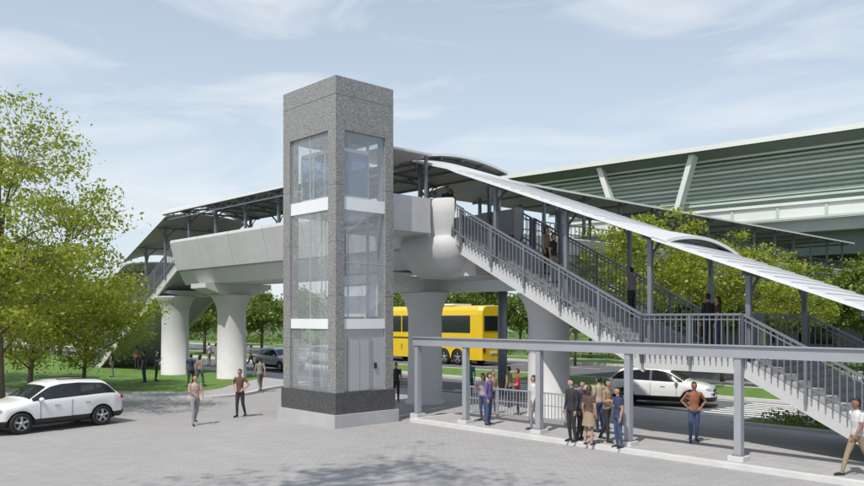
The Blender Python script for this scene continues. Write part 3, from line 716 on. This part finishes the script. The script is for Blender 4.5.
# ------------------------------------------------------------ people
skins=[mat('skin_a',(0.42,0.24,0.16),.55),mat('skin_b',(0.25,0.13,0.08),.55),mat('skin_c',(0.5,0.31,0.22),.55)]
hairs=[mat('hair_black',(0.012,0.01,0.01),.6),mat('hair_brown',(0.06,0.03,0.015),.6)]
shoe=mat('shoes',(0.02,0.018,0.016),.5); eyem=mat('eye',(0.01,0.01,0.01),.3); lip=mat('lips',(0.3,0.09,0.07),.5)
cc={}
def cloth(c):
    if c not in cc: cc[c]=mat('cloth',c,.85,var=.15,scale=9)
    return cc[c]
def ptseg(P,a,b):
    a=np.array(a);b=np.array(b);d=b-a;t=((P-a)@d/(d@d)).clip(0,1); return np.linalg.norm(P-(a+t[:,None]*d),axis=1)
people=[]
def person(name,pos,z,face,shirt,pants,h=1.72,stride=0.0,arm='down',sleeve=False,skin=0,hair=0,female=False,skirt=False):
    g=MB(); K=skins[0]; sw=.155 if female else .18; seg=[]
    wst=.105 if female else .125
    tors=[(0,0,.84),(0,0,.90),(0,.0,.98),(0,.005,1.10),(0,.01,1.25),(0,.005,1.36),(0,0,1.43),(0,0,1.47)]
    tr_=[(.13,.10),(.158,.115),(.15,.11),(wst+.01,.095),(.15,.108),(sw-.01,.105),(.11,.08),(.055,.055)]
    g.tube(tors,tr_,K,16)
    g.tube([(0,0,1.42),(0,.01,1.50),(0,.02,1.57)],[.062,.052,.05],K,10)
    g.ell((0,.025,1.625),(.074,.092,.112),K,14,10); g.ell((0,.05,1.565),(.05,.06,.045),K,10,6)
    g.ell((0,.118,1.615),(.013,.022,.025),K,8,6)
    seg.append(('shirt',(0,0,1.0),(0,0,1.38))); seg.append(('pants',(0,0,.8),(0,0,.92))); seg.append(('neck',(0,0,1.5),(0,.02,1.66)))
    seg.append(('shirt',(-sw,0,1.40),(sw,0,1.40)))
    fing=[]
    for sg in(-1,1):
        a=math.radians(stride)*sg; hip=Vector((sg*.085,0,.88)); kn=hip+Vector((sg*.012,math.sin(a)*.42,-math.cos(a)*.42))
        bend=a-math.radians(8+ (22 if a<0 else 0)*min(1,abs(stride)/20)) ; an=kn+Vector((sg*.008,math.sin(bend)*.40,-math.cos(bend)*.40))
        g.tube([hip+Vector((0,0,.03)),hip.lerp(kn,.5),kn,kn.lerp(an,.35),an],[.088,.076,.058,.056,.042 if not female else .036],K,12)
        g.ell(tuple(kn),(.056,.056,.056),K,10,6)
        heel=an+Vector((0,-.03,-.04)); toe=an+Vector((sg*.025,.16,-.055))
        g.tube([heel,an+Vector((sg*.01,.05,-.035)),toe],[(.036,.032),(.042,.034),(.036,.022)],K,10); g.ell(tuple(toe),(.037,.04,.023),K,10,6); g.ell(tuple(heel),(.036,.036,.034),K,10,6)
        seg+= [('pants',tuple(hip),tuple(kn)),('calf',tuple(kn),tuple(an+Vector((0,0,.01)))),('shoe',tuple(heel),tuple(toe))]
        sh=Vector((sg*sw,0,1.395)); aa=-a*.9
        if arm=='down' or arm=='swing' or (arm=='phone' and sg<0): 
            el_=sh+Vector((sg*.045,math.sin(aa)*.28-.01,-math.cos(aa)*.28)); wr=el_+Vector((sg*.01,math.sin(aa+.25)*.25,-math.cos(aa+.25)*.25))
        elif arm=='hip': el_=sh+Vector((sg*.16,-.06,-.22)); wr=Vector((sg*.17,.05,.99))
        elif arm=='cross': el_=sh+Vector((sg*.05,.04,-.27)); wr=Vector((-sg*.06,.19,1.13+.03*sg))
        else: el_=sh+Vector((sg*.04,.03,-.27)); wr=el_+Vector((-sg*.07,.19,.12))
        d=(wr-el_).normalized()
        g.ell(tuple(sh),(.06,.06,.058),K,10,8)
        g.tube([sh,sh.lerp(el_,.5),el_,el_.lerp(wr,.4),wr],[.054,.050,.040,.038,.026],K,10)
        pe=wr+d*.085; g.tube([wr,wr.lerp(pe,.5),pe],[(.024,.024),(.026,.036),(.02,.034)],K,8)
        seg+= [('upper',tuple(sh),tuple(el_)),('fore',tuple(el_),tuple(wr)),('hand',tuple(wr+d*.01),tuple(pe))]
        f=Vector((0,1,0)); f=(f-d*f.dot(d)); f=f.normalized() if f.length>.2 else Vector((0,0,1)); nn=d.cross(f)*(-sg)
        for i,(o_,l_) in enumerate(((.027,.072),(.009,.08),(-.009,.074),(-.026,.058))):
            p0=pe-d*.015+f*o_; p1=p0+d*l_*.55; p2=p1+(d*.8+nn*.5).normalized()*l_*.4; p3=p2+(d*.5+nn*.8).normalized()*l_*.3
            fing.append(([p0,p1,p2,p3],[.009,.0085,.008,.006]))
        p0=wr+d*.03+f*.022; p1=p0+(d*.6+f*.7).normalized()*.04; p2=p1+(d*.9+f*.3).normalized()*.035
        fing.append(([p0,p1,p2],[.012,.010,.007]))
    me=bpy.data.meshes.new('tmp'); me.from_pydata(g.v,[],g.f); o=bpy.data.objects.new('tmp',me); COL.objects.link(o)
    md=o.modifiers.new('r','REMESH'); md.mode='VOXEL'; md.voxel_size=.0155; ms=o.modifiers.new('s','SMOOTH'); ms.factor=.5; ms.iterations=3
    people.append((o,seg,fing,dict(name=name,pos=pos,z=z,face=face,shirt=shirt,pants=pants,h=h,sleeve=sleeve,skin=skin,hair=hair,female=female,skirt=skirt,stride=stride)))
CR=(.30,.22,.15); WH=(.55,.55,.55); BK=(.03,.03,.035); NV=(.03,.045,.10); JN=(.05,.08,.16); GR=(.25,.25,.27); PK=(.42,.30,.29); RD=(.4,.03,.03); OR_=(.26,.10,.05); PU=(.13,.10,.25); KH=(.28,.22,.14); TL=(.05,.18,.2)
def pp(name,u,v,shirt,pants,face=0,**k):
    x,y=PX(u,v); s_,yy=W2L((x,y)); z=-.008
    if s_>4.2 and -4.3<yy<4.2: 
        d=(CH-.1)*F/(v-HZ); x,y=(u-432)/F*d,d; z=.1
    elif s_<-12 and yy<3 and x<-8.8:
        d=(CH-.14)*F/(v-HZ); x,y=(u-432)/F*d,d; z=.14
    person(name,(x,y),z,face,shirt,pants,**k)
R_=math.radians
pp('man',195,425,PK,GR,R_(215),stride=14,arm='phone')
pp('man',240,417,(.12,.06,.045),BK,R_(160),stride=6,arm='hip',h=1.76)
pp('man',260,392,(.25,.24,.2),(.12,.11,.1),R_(30),stride=18)
pp('man',251,368,WH,NV,R_(-60),stride=20)
pp('man',144,382.5,BK,NV,R_(90)); pp('man',156.5,381,NV,BK,R_(-80),arm='phone',h=1.66)
pp('woman',137,370,(.3,.1,.1),BK,R_(20),female=True,hair=1,h=1.62)
pp('man',191,388,NV,BK,R_(10),stride=15); pp('woman',200,386,KH,JN,R_(-30),female=True,stride=15,h=1.63)
pp('man',209,365,WH,KH,R_(60)); pp('woman',216,365,CR,GR,R_(-60),female=True)
pp('man',112,377,BK,GR,R_(100))
pp('man',396,402,BK,BK,R_(180),arm='down')
pp('woman',483,421,(.35,.3,.35),JN,R_(140),female=True,arm='phone',h=1.63); pp('man',489,425,PU,JN,R_(-120),sleeve=True)
pp('man',509,410,KH,NV,R_(60)); pp('man',517.5,415,RD,BK,R_(90),arm='cross',h=1.68); pp('woman',493,414,CR,BK,R_(200),female=True,h=1.6)
pp('man',534,430,WH,GR,R_(100),sleeve=True,stride=8)
pp('man',571.5,442,BK,BK,R_(120),sleeve=True,skin=2,h=1.8); pp('man',581,440,(.05,.05,.06),BK,R_(230),sleeve=True)
pp('woman',589,445,(.10,.06,.05),CR,R_(-40),female=True,hair=1,skirt=True,h=1.66); pp('man',607,442,KH,BK,R_(-130),arm='cross',stride=10,h=1.78)
pp('woman',618,448,NV,JN,R_(110),female=True,arm='phone',h=1.65); pp('man',599,432,(.4,.33,.25),JN,R_(30))
pp('man',694,443,OR_,JN,R_(175),arm='hip',skin=1,stride=5)
pp('man',857,476,WH,KH,R_(100),stride=24,skin=1,arm='swing',h=1.78)
pp('man',470,398,TL,JN,R_(10)); pp('woman',345,372,WH,NV,R_(10),female=True)
def onov(name,s,y,shirt,pants,face,**k):
    z=floorz(s)
    if s>S1 and s<SB: ds=(SB-S1)/26; z=ZD-(int((s-S1)/ds)+1)*(ZD-ZL)/26
    p=L2W(s,y); person(name,(p.x,p.y),z,face,shirt,pants,**k)
onov('man',13.2,-.6,BK,BK,R_(20),sleeve=True); onov('woman',13.6,-.75,(.08,.03,.03),NV,R_(60),female=True,h=1.62)
onov('man',7.6,-.9,BK,GR,R_(-130),arm='down'); onov('woman',6.9,-.4,CR,BK,R_(-130),female=True)
onov('man',2.6,-1.2,NV,BK,R_(200)); onov('woman',2.2,-.6,PK,BK,R_(150),female=True)
onov('man',9.6,.9,(.2,.2,.25),BK,R_(40))
bpy.context.view_layer.update(); dg=bpy.context.evaluated_depsgraph_get()
for o,seg,fing,d in people:
    ev=o.evaluated_get(dg); me=bpy.data.meshes.new_from_object(ev)
    nv=len(me.vertices); V=np.empty(nv*3); me.vertices.foreach_get('co',V); V=V.reshape(-1,3)
    C=np.array([p.center[:] for p in me.polygons])
    D=np.stack([ptseg(C,a,b) for _,a,b in seg]); 
    rad={'shirt':.10,'pants':.08,'neck':.06,'calf':.05,'shoe':.035,'upper':.05,'fore':.035,'hand':.03}
    D=D-np.array([rad[l] for l,_,_ in seg])[:,None]; idx=D.argmin(0)
    SK=skins[d['skin']]; SH=cloth(d['shirt']); PT=cloth(d['pants'])
    g=MB(); ms=[SK,SH,PT,shoe]
    g.mats=ms[:]; g.v=[tuple(v) for v in V]
    for p,i in zip(me.polygons,idx):
        l=seg[i][0]; c=p.center; m=0
        if l in('shirt','upper'): m=1
        if l=='upper' and not d['sleeve']:
            a,b=np.array(seg[i][1]),np.array(seg[i][2]); t=((np.array(c)-a)@(b-a))/((b-a)@(b-a)); m=1 if t<.62 else 0
        if l=='fore': m=1 if d['sleeve'] else 0
        if l=='neck': m=0 if c.z>1.475 else 1
        if l in('pants','calf'): m=2
        if l=='calf' and d['skirt']: m=0
        if l in('shirt','pants') and abs(c.x)<.2: m=1 if c.z>.93 else 2
        if l=='shoe': m=3
        g.f.append(tuple(p.vertices)); g.m.append(m); g.sm.append(True)
    for pts,rs in fing: g.tube(pts,rs,SK,6)
    H=hairs[d['hair']]
    hc=(0,.012,1.637)
    g.ell(hc,(.083,.099,.112),H,16,12,filt=lambda q:(q.z>.045) or (q.y<-.005 and q.z>-.07) )
    if d['female']:
        g.ell((0,-.05,1.55),(.085,.05,.16),H,12,8)
    for sg in(-1,1):
        g.ell((sg*.029,.108,1.628),(.011,.008,.006),eyem,8,6); g.ell((sg*.029,.108,1.645),(.016,.006,.004),H,8,5)
        g.ell((sg*.076,.02,1.615),(.01,.018,.028),SK,8,6)
    g.ell((0,.112,1.575),(.022,.007,.006),lip,8,5)
    if d['skirt']:
        g.tube([(0,0,1.0),(0,0,.85),(0,0,.55)],[(.135,.105),(.17,.135),(.22,.18)],PT,18,cap=False)
    zmin=min(v[2] for v in g.v)
    k=d['h']/1.74
    ob=g.obj(d['name']); ob.scale=(k,k,k); ob.rotation_euler=(0,0,d['face'])
    ob.location=(d['pos'][0],d['pos'][1],d['z']-zmin*k)
    bpy.data.objects.remove(o)
